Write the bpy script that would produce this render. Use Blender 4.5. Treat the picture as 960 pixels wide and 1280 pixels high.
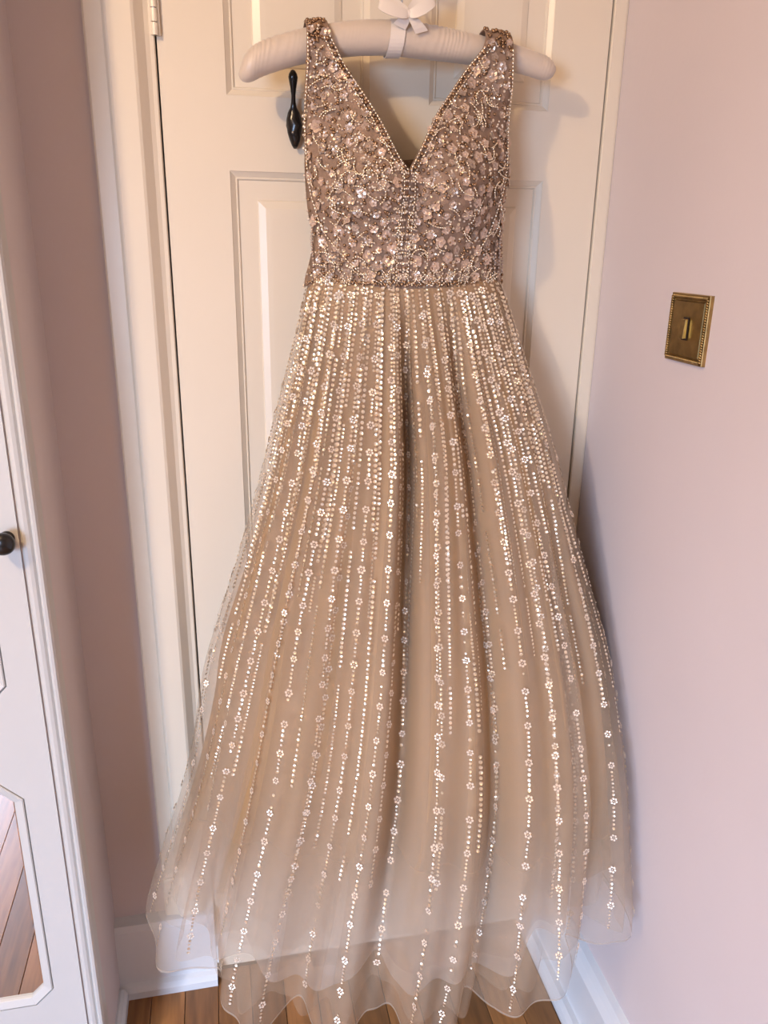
import bpy, bmesh, math, random
from mathutils import Vector, Matrix
from math import sin, cos, pi, exp, sqrt
random.seed(7)
scene = bpy.context.scene
for o in list(bpy.data.objects):
    bpy.data.objects.remove(o)
col = scene.collection

# ------------------------------------------------------------------ camera
cam_d = bpy.data.cameras.new('camera')
cam = bpy.data.objects.new('camera', cam_d)
col.objects.link(cam)
cam_d.sensor_fit = 'VERTICAL'
cam_d.sensor_height = 24.0
cam_d.lens = 988.75 / 1280.0 * 24.0
cam_d.clip_start = 0.02
# rows: world X, Y, Z axes written in camera axes (right, down, forward)
AX = Vector((0.97913501, -0.05074785, 0.19677215))
AY = Vector((-0.20264068, -0.31631561, 0.92675843))
AZ = Vector((0.0152111, -0.94729567, -0.31999926))
M = Matrix.Identity(4)
for r, a in enumerate((AX, AY, AZ)):
    M[r][0] = a.x; M[r][1] = -a.y; M[r][2] = -a.z
M.translation = (0.0, -1.3086, 1.449)
cam.matrix_world = M
scene.camera = cam

# ------------------------------------------------------------------ world, lights, exposure
world = bpy.data.worlds.new('world'); scene.world = world
world.use_nodes = True
bg = world.node_tree.nodes['Background']
bg.inputs[0].default_value = (0.62, 0.75, 1.0, 1)
bg.inputs[1].default_value = 1.2
scene.view_settings.view_transform = 'Standard'
scene.view_settings.look = 'None'
scene.view_settings.gamma = 1.0
scene.view_settings.use_curve_mapping = False
scene.view_settings.exposure = 0.18
scene.cycles.max_bounces = 8
scene.cycles.diffuse_bounces = 3
scene.cycles.glossy_bounces = 3
scene.cycles.transparent_max_bounces = 24

def light(name, kind, loc, energy, color, size=0.1, size_y=None, target=None):
    d = bpy.data.lights.new(name, kind); d.energy = energy; d.color = color
    if kind == 'AREA':
        d.shape = 'RECTANGLE'; d.size = size; d.size_y = size_y or size
    else:
        d.shadow_soft_size = size
    o = bpy.data.objects.new(name, d); col.objects.link(o); o.location = loc
    if target:
        o.rotation_euler = (Vector(target) - Vector(loc)).to_track_quat('-Z', 'Y').to_euler()
    return o
# the room's warm ceiling bulb, left of and behind the viewer
light('ceiling_bulb_light', 'POINT', (-0.95, -1.32, 2.27), 45, (1.0, 0.71, 0.43), 0.035)
# daylight entering by the window in the wall behind the viewer
wl = light('window_daylight', 'AREA', (-1.80, -3.36, 1.25), 42, (0.50, 0.68, 1.0), 0.9, 1.1, (0.45, -0.3, -0.55))
wl.data.spread = math.radians(85)      # sky light falls downwards through the window

# ------------------------------------------------------------------ materials
def mat(name, color, rough=0.5, metal=0.0, bump=0.0, bscale=200.0, var=0.0, vscale=8.0, rand=0.0,
        spec=0.5, alpha=1.0, trans=0.0, sheen=0.0, stretch=None):
    m = bpy.data.materials.new(name); m.use_nodes = True
    nt = m.node_tree; N = nt.nodes; L = nt.links
    p = N['Principled BSDF']
    p.inputs['Base Color'].default_value = (*color, 1)
    p.inputs['Roughness'].default_value = rough
    p.inputs['Metallic'].default_value = metal
    p.inputs['Specular IOR Level'].default_value = spec
    p.inputs['Alpha'].default_value = alpha
    if sheen: p.inputs['Sheen Weight'].default_value = sheen
    tc = N.new('ShaderNodeTexCoord'); src = tc.outputs['Object']
    if stretch:
        mp = N.new('ShaderNodeMapping'); mp.inputs['Scale'].default_value = stretch
        L.new(src, mp.inputs[0]); src = mp.outputs[0]
    cur = None
    if var:
        nz = N.new('ShaderNodeTexNoise'); nz.inputs['Scale'].default_value = vscale; nz.inputs['Detail'].default_value = 4
        L.new(src, nz.inputs['Vector'])
        rp = N.new('ShaderNodeValToRGB'); e = rp.color_ramp.elements
        e[0].position = 0.3; e[1].position = 0.7
        e[0].color = (*[c * (1 - var) for c in color], 1); e[1].color = (*[min(1, c * (1 + var)) for c in color], 1)
        L.new(nz.outputs['Fac'], rp.inputs[0]); cur = rp.outputs[0]
    if rand:
        oi = N.new('ShaderNodeObjectInfo'); hs = N.new('ShaderNodeHueSaturation')
        mr = N.new('ShaderNodeMapRange'); mr.inputs['To Min'].default_value = 1 - rand; mr.inputs['To Max'].default_value = 1 + rand
        L.new(oi.outputs['Random'], mr.inputs[0]); L.new(mr.outputs[0], hs.inputs['Value'])
        if cur: L.new(cur, hs.inputs['Color'])
        else: hs.inputs['Color'].default_value = (*color, 1)
        cur = hs.outputs[0]
    if cur: L.new(cur, p.inputs['Base Color'])
    if bump:
        nz2 = N.new('ShaderNodeTexNoise'); nz2.inputs['Scale'].default_value = bscale; nz2.inputs['Detail'].default_value = 3
        L.new(src, nz2.inputs['Vector'])
        b = N.new('ShaderNodeBump'); b.inputs['Strength'].default_value = bump; b.inputs['Distance'].default_value = 0.002
        L.new(nz2.outputs['Fac'], b.inputs['Height']); L.new(b.outputs[0], p.inputs['Normal'])
    if trans:
        tr = N.new('ShaderNodeBsdfTranslucent'); tr.inputs[0].default_value = (*color, 1)
        mx = N.new('ShaderNodeMixShader'); mx.inputs[0].default_value = trans
        out = N['Material Output']
        tp = N.new('ShaderNodeBsdfTransparent'); m2 = N.new('ShaderNodeMixShader'); m2.inputs[0].default_value = alpha
        p.inputs['Alpha'].default_value = 1.0
        L.new(p.outputs[0], mx.inputs[1]); L.new(tr.outputs[0], mx.inputs[2])
        L.new(tp.outputs[0], m2.inputs[1]); L.new(mx.outputs[0], m2.inputs[2])
        L.new(m2.outputs[0], out.inputs[0])
    return m

PINK = mat('pink_emulsion', (0.69, 0.595, 0.575), 0.8, bump=0.15, bscale=90, var=0.02, vscale=3)
CREAM = mat('cream_gloss_paint', (0.81, 0.70, 0.545), 0.32, bump=0.06, bscale=60, var=0.015, vscale=5)
TRIMW = mat('white_gloss_trim', (0.74, 0.74, 0.74), 0.3, bump=0.05, bscale=60)
CEILM = mat('ceiling_paint', (0.75, 0.72, 0.68), 0.9)
WARD = mat('wardrobe_white', (0.60, 0.572, 0.53), 0.35, var=0.01)
WOOD = mat('floor_board_wood', (0.29, 0.125, 0.038), 0.36, var=0.28, vscale=5, rand=0.35, stretch=(14, 1.3, 14))
GAPM = mat('dark_subfloor', (0.03, 0.015, 0.008), 0.9)
MIRROR = mat('mirror_glass', (0.86, 0.84, 0.80), 0.015, metal=1.0)
BLACK = mat('black_enamel', (0.012, 0.010, 0.009), 0.22, bump=0.1, bscale=120)
BRASS = mat('brass', (0.42, 0.29, 0.12), 0.36, metal=1.0, var=0.25, vscale=60)
STEEL = mat('grey_steel', (0.45, 0.42, 0.40), 0.3, metal=1.0)
SATIN = mat('ivory_satin', (0.66, 0.54, 0.43), 0.42, bump=0.1, bscale=80, sheen=0.3)
RIBBON = mat('white_ribbon', (0.82, 0.73, 0.64), 0.35, sheen=0.2)
BOD = mat('bodice_mesh', (0.30, 0.19, 0.125), 0.7, bump=0.5, bscale=500, var=0.25, vscale=60)
LINING = mat('champagne_lining', (0.50, 0.295, 0.125), 0.6, var=0.05, vscale=12, trans=0.25, alpha=1.0)
# the lining is woven sheerer towards its hem
nt = LINING.node_tree
tcz = nt.nodes.new('ShaderNodeTexCoord'); spz = nt.nodes.new('ShaderNodeSeparateXYZ'); mrz = nt.nodes.new('ShaderNodeMapRange')
nt.links.new(tcz.outputs['Object'], spz.inputs[0]); nt.links.new(spz.outputs['Z'], mrz.inputs[0])
mrz.interpolation_type = 'SMOOTHSTEP'
for k_, v_ in (('From Min', .36), ('From Max', .74), ('To Min', .12), ('To Max', 1.0)): mrz.inputs[k_].default_value = v_
nt.links.new(mrz.outputs[0], [n for n in nt.nodes if n.type == 'MIX_SHADER' and any(l.from_node.type == 'BSDF_TRANSPARENT' for l in n.inputs[1].links)][0].inputs[0])
TULLE1 = mat('champagne_tulle_under', (0.68, 0.50, 0.34), 0.75, trans=0.4, alpha=0.22)
TULLE0 = mat('petticoat_tulle', (0.78, 0.69, 0.62), 0.75, trans=0.4, alpha=0.42)
TULLE2 = mat('champagne_tulle_outer', (0.77, 0.62, 0.46), 0.7, trans=0.4, alpha=0.27)
HEMM = mat('tulle_hem_edge', (0.70, 0.58, 0.46), 0.7, trans=0.4, alpha=0.45)
SEQ = mat('gold_sequin', (0.95, 0.83, 0.65), 0.30, metal=0.8)
SEQF = mat('pearl_sequin', (0.88, 0.75, 0.61), 0.3, metal=0.5)
APPL = mat('blush_applique', (0.62, 0.465, 0.36), 0.3, metal=0.45, rand=0.25)
BEAD = mat('champagne_bead', (0.93, 0.80, 0.62), 0.2, metal=0.75)
BEADD = mat('bronze_bead', (0.34, 0.21, 0.12), 0.25, metal=0.8)

# ------------------------------------------------------------------ mesh helpers
def tag(o, label=None, cat=None, group=None, kind=None):
    if label: o['label'] = label
    if cat: o['category'] = cat
    if group: o['group'] = group
    if kind: o['kind'] = kind
    return o

def empty(name, loc):
    o = bpy.data.objects.new(name, None); col.objects.link(o); o.location = loc
    o.empty_display_size = 0.05
    bpy.context.view_layer.update()
    return o

def link(name, me, parent=None):
    o = bpy.data.objects.new(name, me); col.objects.link(o)
    if parent:
        o.parent = parent
        # geometry is in world coordinates: undo every ancestor's offset
        off = Vector((0, 0, 0)); q = parent
        while q: off += q.location; q = q.parent
        o.location = -off
    return o

def pydata(name, verts, faces, material, parent=None, smooth=True):
    me = bpy.data.meshes.new(name); me.from_pydata(verts, [], faces); me.update()
    if smooth: me.polygons.foreach_set('use_smooth', [True] * len(me.polygons))
    me.materials.append(material)
    return link(name, me, parent)

def from_bm(name, bm, material, parent=None, smooth=False):
    bmesh.ops.recalc_face_normals(bm, faces=bm.faces)
    me = bpy.data.meshes.new(name); bm.to_mesh(me); bm.free()
    if smooth: me.polygons.foreach_set('use_smooth', [True] * len(me.polygons))
    me.materials.append(material)
    return link(name, me, parent)

def bbox(bm, x0, x1, y0, y1, z0, z1, bev=0.0, seg=2):
    t = bmesh.new()
    vs = [t.verts.new((x, y, z)) for x in (x0, x1) for y in (y0, y1) for z in (z0, z1)]
    for f in ((0, 1, 3, 2), (4, 6, 7, 5), (0, 4, 5, 1), (2, 3, 7, 6), (0, 2, 6, 4), (1, 5, 7, 3)):
        t.faces.new([vs[i] for i in f])
    bmesh.ops.recalc_face_normals(t, faces=t.faces)
    if bev: bmesh.ops.bevel(t, geom=t.edges[:], offset=bev, segments=seg, affect='EDGES', profile=0.5)
    me = bpy.data.meshes.new('tmp'); t.to_mesh(me); t.free(); bm.from_mesh(me); bpy.data.meshes.remove(me)

def box(name, x0, x1, y0, y1, z0, z1, m, parent=None, bev=0.0, smooth=False):
    bm = bmesh.new(); bbox(bm, x0, x1, y0, y1, z0, z1, bev); return from_bm(name, bm, m, parent, smooth)

def tube_pts(path, radii, n=10, flat=1.0, caps=True):
    """verts, faces of a tube along path"""
    V = []; F = []; P = [Vector(p) for p in path]
    up = Vector((0, 0, 1))
    for i, p in enumerate(P):
        d = (P[min(i + 1, len(P) - 1)] - P[max(i - 1, 0)]).normalized()
        a = d.cross(up)
        if a.length < 0.05: a = d.cross(Vector((0, 1, 0)))
        a.normalize(); b = d.cross(a).normalized()
        r = radii[i] if hasattr(radii, '__len__') else radii
        for k in range(n):
            an = 2 * pi * k / n
            V.append(tuple(p + a * (cos(an) * r) + b * (sin(an) * r * flat)))
    for i in range(len(P) - 1):
        for k in range(n):
            F.append((i * n + k, i * n + (k + 1) % n, (i + 1) * n + (k + 1) % n, (i + 1) * n + k))
    if caps:
        F.append(tuple(range(n))[::-1]); F.append(tuple((len(P) - 1) * n + k for k in range(n)))
    return V, F

def extrude_profile(name, prof, axis, a0, a1, m, parent=None, smooth=False):
    """closed profile of 2-D points extruded along 'x','y' or 'z'"""
    V = []
    for a in (a0, a1):
        for (p, q) in prof:
            V.append({'z': (p, q, a), 'y': (p, a, q), 'x': (a, p, q)}[axis])
    n = len(prof)
    F = [(i, (i + 1) % n, n + (i + 1) % n, n + i) for i in range(n)] + [tuple(range(n))[::-1], tuple(range(n, 2 * n))]
    bm = bmesh.new(); vs = [bm.verts.new(v) for v in V]
    for f in F: bm.faces.new([vs[i] for i in f])
    return from_bm(name, bm, m, parent, smooth)

def ip(tab, x):
    if x <= tab[0][0]: return tab[0][1]
    for (a, b), (c, d) in zip(tab, tab[1:]):
        if x <= c:
            return b + (d - b) * (x - a) / (c - a)
    return tab[-1][1]

def ips(tab, x):
    """smooth (Catmull-Rom) interpolation"""
    n = len(tab)
    if x <= tab[0][0]: return tab[0][1]
    if x >= tab[-1][0]: return tab[-1][1]
    i = 0
    while tab[i + 1][0] < x: i += 1
    x0, y0 = tab[i]; x1, y1 = tab[i + 1]
    m0 = (y1 - (tab[i - 1][1] if i else y0)) / (x1 - (tab[i - 1][0] if i else x0))
    m1 = ((tab[i + 2][1] if i + 2 < n else y1) - y0) / ((tab[i + 2][0] if i + 2 < n else x1) - x0)
    h = x1 - x0; t = (x - x0) / h
    return (2*t**3-3*t*t+1)*y0 + (t**3-2*t*t+t)*h*m0 + (-2*t**3+3*t*t)*y1 + (t**3-t*t)*h*m1

def sstep(a, b, x):
    t = max(0.0, min(1.0, (x - a) / (b - a))); return t * t * (3 - 2 * t)

# ------------------------------------------------------------------ room shell
XR, XC, YW = 0.652, -0.255, -0.223      # right wall, alcove corner, wardrobe face
XL, YB, ZC = -2.35, -3.45, 2.42
S = 'structure'
fl = tag(box('floor', XL, XR, YB, 0.02, -0.05, -0.004, GAPM), kind=S)
bw = 0.066
x = XR - bw + 0.012
row = 0
while x > XL - bw:
    y1 = 0.0 - random.uniform(0.0, 0.7)
    segs = [(y1, 0.0)] if y1 < -0.05 else []
    while y1 > YB:
        L_ = random.uniform(1.0, 1.5); segs.append((max(YB, y1 - L_), y1)); y1 -= L_
    for (a, b) in segs:
        if b - a > 0.01:
            box('floor_board', max(x, XL), min(x + bw - 0.0012, XR), a + 0.0008, b - 0.0008, -0.006, 0.0 - random.uniform(0, 0.0006), WOOD, fl, 0.0008)
    x -= bw; row += 1
tag(box('ceiling', XL, XR, YB, 0.0, ZC, ZC + 0.05, CEILM), kind=S)
tag(box('wall_right', XR, XR + 0.1, YB, 0.12, 0, ZC, PINK), kind=S)
tag(box('wall_left', XL - 0.1, XL, YB, 0.1, 0, ZC, PINK), kind=S)
# back wall: piece left of the door and lintel above it
bm = bmesh.new()
bbox(bm, -0.5, -0.088, 0.0, 0.12, 0, ZC)
bbox(bm, -0.088, XR, 0.0, 0.12, 2.02, ZC)
bbox(bm, -0.09, XR, 0.06, 0.12, 0, 2.02)
tag(from_bm('wall_back', bm, PINK), kind=S)
# alcove side that returns from the wardrobe front to the back wall
tag(box('wall_alcove', XC - 0.04, XC, YW + 0.004, 0.0, 0, ZC, PINK), kind=S)
# rear wall with a window opening
wx0, wx1, wz0, wz1 = -2.28, -1.32, 0.42, 1.72
bm = bmesh.new()
bbox(bm, XL, wx0, YB - 0.1, YB, 0, ZC); bbox(bm, wx1, XR, YB - 0.1, YB, 0, ZC)
bbox(bm, wx0, wx1, YB - 0.1, YB, 0, wz0); bbox(bm, wx0, wx1, YB - 0.1, YB, wz1, ZC)
tag(from_bm('wall_rear', bm, PINK), kind=S)
bm = bmesh.new()
for a, b, c, d in ((wx0, wx0 + .05, wz0, wz1), (wx1 - .05, wx1, wz0, wz1), (wx0 + .05, wx1 - .05, wz0, wz0 + .05), (wx0 + .05, wx1 - .05, wz1 - .05, wz1), ((wx0 + wx1) / 2 - .025, (wx0 + wx1) / 2 + .025, wz0 + .05, wz1 - .05)):
    bbox(bm, a, b, YB - 0.08, YB - 0.03, c, d)
tag(from_bm('window_1', bm, TRIMW), kind=S)

# baseboards
def skirting(name, prof, axis, a0, a1, m):
    return tag(extrude_profile(name, prof, axis, a0, a1, m), kind=S)
skirting('baseboard_back', [(0, 0), (-0.040, 0), (-0.040, 0.016), (-0.035, 0.026), (-0.0265, 0.031), (-0.0262, 0.158), (-0.021, 0.170), (0, 0.1755)], 'x', XC, -0.0635, TRIMW)
skirting('baseboard_alcove', [(XC, 0), (XC + 0.016, 0), (XC + 0.016, 0.022), (XC + 0.011, 0.03), (XC + 0.004, 0.034), (XC, 0.034)], 'y', YW + 0.004, -0.041, TRIMW)
skirting('baseboard_right', [(XR, 0), (XR - 0.054, 0), (XR - 0.054, 0.008), (XR - 0.050, 0.018), (XR - 0.042, 0.026), (XR - 0.032, 0.028), (XR - 0.030, 0.032), (XR - 0.028, 0.125), (XR - 0.020, 0.14), (XR - 0.012, 0.15), (XR, 0.156)], 'y', YB, -0.002, TRIMW)

# door frame
DX0, DX1, DZ1 = -0.0605, 0.626, 1.985
prof = [(-0.157, 0.0), (-0.157, -0.010), (-0.154, -0.013), (-0.131, -0.0150), (-0.127, -0.021), (-0.124, -0.0225), (-0.092, -0.0225), (-0.088, -0.0205), (-0.076, -0.0075), (-0.070, -0.0045), (-0.0645, -0.004), (-0.0630, -0.002), (-0.0630, 0.058), (-0.088, 0.058), (-0.088, 0.0)]
tag(extrude_profile('trim_1', prof, 'z', 0.1755, 2.09, CREAM), kind=S)
tag(extrude_profile('trim_2', [(0.629, 0.058), (0.629, -0.002), (0.6305, -0.004), (0.648, -0.004), (0.6515, -0.003), (0.6515, 0.058)], 'z', 0, 2.0, CREAM), kind=S)
tag(extrude_profile('trim_3', [(-0.022, 2.0), (-0.022, 2.085), (0.0, 2.09), (0.058, 2.09), (0.058, 1.99), (-0.004, 1.99)], 'x', -0.063, 0.6515, CREAM), kind=S)

# panelled door: leaf of stiles and rails, panels as children
PXa = (0.033, 0.245); PXb = (0.338, 0.533)
PZ = ((1.653, 1.885), (0.80, 1.551), (0.20, 0.70))
bm = bmesh.new()
for a, b in ((DX0, PXa[0]), (PXa[1], PXb[0]), (PXb[1], DX1)):
    bbox(bm, a, b, 0.0, 0.038, 0.008, DZ1, 0.0)
zs = [0.008, PZ[2][0], PZ[2][1], PZ[1][0], PZ[1][1], PZ[0][0], PZ[0][1], DZ1]
for i in range(0, 8, 2):
    for a, b in (PXa, PXb):
        bbox(bm, a, b, 0.0, 0.038, zs[i], zs[i + 1])
bmesh.ops.remove_doubles(bm, verts=bm.verts, dist=1e-5)
door = tag(from_bm('door_1', bm, CREAM), kind=S)
for (a, b) in (PXa, PXb):
    for (c, d) in PZ:
        # moulded groove, flat margin, sloped edge and raised field
        loops = [(0, 0.0), (0.0010, 0.0014), (0.0085, 0.0070), (0.0092, 0.0062), (0.0108, 0.0066), (0.0125, 0.0095), (0.040, 0.0095), (0.0415, 0.0075), (0.052, 0.0035), (0.06, 0.003)]
        V = []; F = []
        for (o_, y_) in loops:
            V += [(a + o_, y_, c + o_), (b - o_, y_, c + o_), (b - o_, y_, d - o_), (a + o_, y_, d - o_)]
        for i in range(len(loops) - 1):
            for k in range(4):
                F.append((i * 4 + k, i * 4 + (k + 1) % 4, i * 4 + 4 + (k + 1) % 4, i * 4 + 4 + k))
        n = (len(loops) - 1) * 4; F.append((n, n + 1, n + 2, n + 3))
        pydata('door_panel', V, F, CREAM, door, smooth=False)
# painted hinge at the top left: knuckles and two leaves
hg = box('hinge', -0.0685, -0.0545, -0.0062, -0.003, 1.722, 1.80, CREAM, door, 0.0008)
for k, (a, b) in enumerate(((1.722, 1.737), (1.7385, 1.7545), (1.756, 1.771), (1.7725, 1.7855), (1.787, 1.80))):
    V, F = tube_pts([(-0.0617, -0.0075, a), (-0.0617, -0.0075, b)], 0.0046, 12)
    pydata('hinge_knuckle', V, F, CREAM, hg, smooth=False)
V, F = tube_pts([(-0.0617, -0.0075, 1.7215), (-0.0617, -0.0075, 1.8005)], 0.0030, 8); pydata('hinge_pin', V, F, STEEL, hg)

# ------------------------------------------------------------------ wardrobe
wd = empty('wardrobe', (-1.1, -0.1, 0))
tag(wd, 'white built-in wardrobe with mirrored chamfered door panels beside the pink alcove', 'wardrobe')
box('carcass', -2.30, XC - 0.042, YW + 0.03, -0.002, 0.0, 2.40, WARD, wd)
box('plinth', -2.30, -0.282, YW + 0.012, YW + 0.03, 0.0, 0.08, WARD, wd)
# rounded frame moulding down the right-hand side
xr = -0.2485
prof = [(xr, YW + 0.03), (xr, YW - 0.0), (xr - 0.0025, YW - 0.004), (xr - 0.006, YW - 0.005), (xr - 0.009, YW - 0.003), (xr - 0.0105, YW + 0.0005), (xr - 0.0135, YW - 0.003), (xr - 0.018, YW - 0.0045), (xr - 0.0225, YW - 0.003), (xr - 0.0255, YW + 0.001), (xr - 0.0255, YW + 0.03)]
extrude_profile('frame_moulding', prof, 'z', 0.0, 2.40, WARD, wd)

def octo(l, r, b, t, c):
    return [(l + c, b), (r - c, b), (r, b + c), (r, t - c), (r - c, t), (l + c, t), (l, t - c), (l, b + c)]
def wardrobe_door(x0, x1, knob_right):
    z0, z1 = 0.09, 2.36
    y = YW
    V = []; F = []
    def v(p, yy): V.append((p[0], yy, p[1])); return len(V) - 1
    mg = 0.044
    panels = ((0.232, 0.674, 0.03), (0.808, 2.22, 0.03))
    bands = ((z0, 0.741), (0.741, z1))
    leaf = None
    for (b, t, c), (za, zb) in zip(panels, bands):
        l, r = x0 + mg, x1 - mg
        oc = octo(l, r, b, t, c)
        ou = [(l + c, za), (r - c, za), (x1, b + c), (x1, t - c), (r - c, zb), (l + c, zb), (x0, t - c), (x0, b + c)]
        co = {1: (x1, za), 3: (x1, zb), 5: (x0, zb), 7: (x0, za)}
        oi = [v(p, y) for p in oc]; ui = [v(p, y) for p in ou]
        for k in range(8):
            j = (k + 1) % 8
            if k in co: F.append((oi[k], ui[k], v(co[k], y), ui[j], oi[j]))
            else: F.append((oi[k], ui[k], ui[j], oi[j]))
    # edges of the leaf
    q = [v(p, yy) for yy in (y, y + 0.02) for p in ((x0, z0), (x1, z0), (x1, z1), (x0, z1))]
    for k in range(4):
        j = (k + 1) % 4; F.append((q[k], q[j], q[4 + j], q[4 + k]))
    leaf = pydata('wardrobe_door', V, F, WARD, wd, smooth=False)
    for (b, t, c) in panels:
        l, r = x0 + mg, x1 - mg
        prof = [(0, 0), (0.0003, 0.005), (0.0017, 0.005), (0.0020, 0.0), (0.0035, -0.0012), (0.0150, 0.0025), (0.0158, 0.0035), (0.0160, 0.0085), (0.0175, 0.0085)]
        V = []; F = []
        for (d, yy) in prof:
            V += [(p[0], y + yy, p[1]) for p in octo(l + d, r - d, b + d, t - d, c - 0.586 * d)]
        for i in range(len(prof) - 1):
            for k in range(8):
                F.append((i * 8 + k, i * 8 + (k + 1) % 8, i * 8 + 8 + (k + 1) % 8, i * 8 + 8 + k))
        pydata('panel_beading', V, F, WARD, leaf, smooth=False)
        d = 0.0162
        V = [(p[0], y + 0.0080, p[1]) for p in octo(l + d, r - d, b + d, t - d, c - 0.586 * d)]
        d2 = 0.0185
        V += [(p[0], y + 0.0078, p[1]) for p in octo(l + d2, r - d2, b + d2, t - d2, c - 0.586 * d2)]
        F = [(k, (k + 1) % 8, 8 + (k + 1) % 8, 8 + k) for k in range(8)] + [tuple(range(8, 16))]
        pydata('mirror', V, F, MIRROR, leaf, smooth=False)
    kx = x1 - 0.0145 if knob_right else x0 + 0.0145
    rad = [(0.0, 0.010), (0.003, 0.0095), (0.005, 0.006), (0.012, 0.0055), (0.015, 0.010), (0.019, 0.0145), (0.024, 0.0158), (0.029, 0.0142), (0.032, 0.010), (0.0335, 0.0045), (0.0337, 0.001)]
    V, F = tube_pts([(kx, y - a, 1.065) for a, _ in rad], [r for _, r in rad], 24)
    pydata('knob', V, F, BLACK, leaf)
wardrobe_door(-0.725, -0.2765, True)
wardrobe_door(-1.178, -0.729, False)

# ------------------------------------------------------------------ light switch on the right wall
SY, SZ = -0.286, 1.344
sw = empty('light_switch', (XR, SY, SZ))
tag(sw, 'square brass light switch with rope-edged plate on pink wall', 'light switch')
h = 0.047
loops = [(h, 0.0), (h, 0.0052), (h - 0.0008, 0.006), (h - 0.0078, 0.006), (h - 0.0082, 0.0046), (h - 0.0095, 0.0046), (h - 0.0105, 0.0068), (0.0, 0.0072)]
V = []; F = []
for (q, d) in loops[:-1]:
    V += [(XR - d, SY + q * a, SZ + q * b) for a, b in ((-1, -1), (1, -1), (1, 1), (-1, 1))]
for i in range(len(loops) - 2):
    for k in range(4): F.append((i * 4 + k, i * 4 + (k + 1) % 4, i * 4 + 4 + (k + 1) % 4, i * 4 + 4 + k))
n = (len(loops) - 2) * 4; F.append((n, n + 1, n + 2, n + 3))
pydata('plate', V, F, BRASS, sw, smooth=False)
# twisted rope border: short slanted strands all the way round
V = []; F = []
hq = h - 0.0042
per = 26
for side in range(4):
    for k in range(per):
        t = -hq + 2 * hq * (k + 0.5) / per
        c = [(t, -hq), (hq, t), (-t, hq), (-hq, -t)][side]
        tx = [(1, 0), (0, 1), (-1, 0), (0, -1)][side]; nx = [(0, -1), (1, 0), (0, 1), (-1, 0)][side]
        d = (tx[0] * 0.5 + nx[0], tx[1] * 0.5 + nx[1])
        a = Vector((XR - 0.0066, SY + c[0] - d[0] * 0.0028, SZ + c[1] - d[1] * 0.0026))
        b = Vector((XR - 0.0066, SY + c[0] + d[0] * 0.0028, SZ + c[1] + d[1] * 0.0026))
        v_, f_ = tube_pts([a, (a + b) / 2 + Vector((-0.001, 0, 0)), b], [0.0010, 0.0017, 0.0010], 6)
        F += [tuple(i + len(V) for i in q) for q in f_]; V += v_
tag(pydata('rope_border', V, F, BRASS, sw), kind='stuff')
box('rocker_surround', XR - 0.0085, XR - 0.0075, SY - 0.0066, SY + 0.0066, SZ - 0.0155, SZ + 0.0155, GAPM, sw)
bm = bmesh.new(); bbox(bm, XR - 0.0135, XR - 0.0075, SY - 0.0055, SY + 0.0055, SZ - 0.0135, SZ + 0.0135, 0.001)
for v_ in bm.verts:
    if v_.co.x < XR - 0.011: v_.co.x += 0.0010 * (v_.co.z - SZ) / 0.0135
from_bm('rocker', bm, BRASS, sw)

# ------------------------------------------------------------------ black hook on the door
hk = empty('coat_hook', (0.13, 0.0, 1.61))
tag(hk, 'black iron teardrop coat hook on cream door beside the dress strap', 'hook')
hp = [(1.584, -0.010, 0.0025), (1.588, -0.012, 0.0050), (1.595, -0.0135, 0.0080), (1.605, -0.014, 0.0115), (1.614, -0.0142, 0.0122), (1.623, -0.0145, 0.0113), (1.631, -0.0155, 0.0088), (1.638, -0.017, 0.0048), (1.645, -0.020, 0.0034), (1.653, -0.024, 0.0031), (1.661, -0.0275, 0.0042), (1.669, -0.030, 0.0058), (1.6750, -0.032, 0.0068), (1.679, -0.0325, 0.0060), (1.6835, -0.033, 0.0030), (1.6845, -0.033, 0.0008)]
V, F = tube_pts([(0.1305 - (z - 1.584) * 0.035, y, z) for z, y, r in hp], [r for z, y, r in hp], 20, 0.75)
pydata('hook_arm', V, F, BLACK, hk)
V, F = tube_pts([(0.129, -0.012, 1.612), (0.129, -0.004, 1.612), (0.129, 0.0005, 1.612)], [0.0062, 0.0066, 0.009], 16)
pydata('mounting_post', V, F, BLACK, hk)
V, F = tube_pts([(0.1265, -0.0215, 1.604), (0.1265, -0.0255, 1.604)], [0.0022, 0.0012], 10)
pydata('screw', V, F, STEEL, hk)

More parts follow.
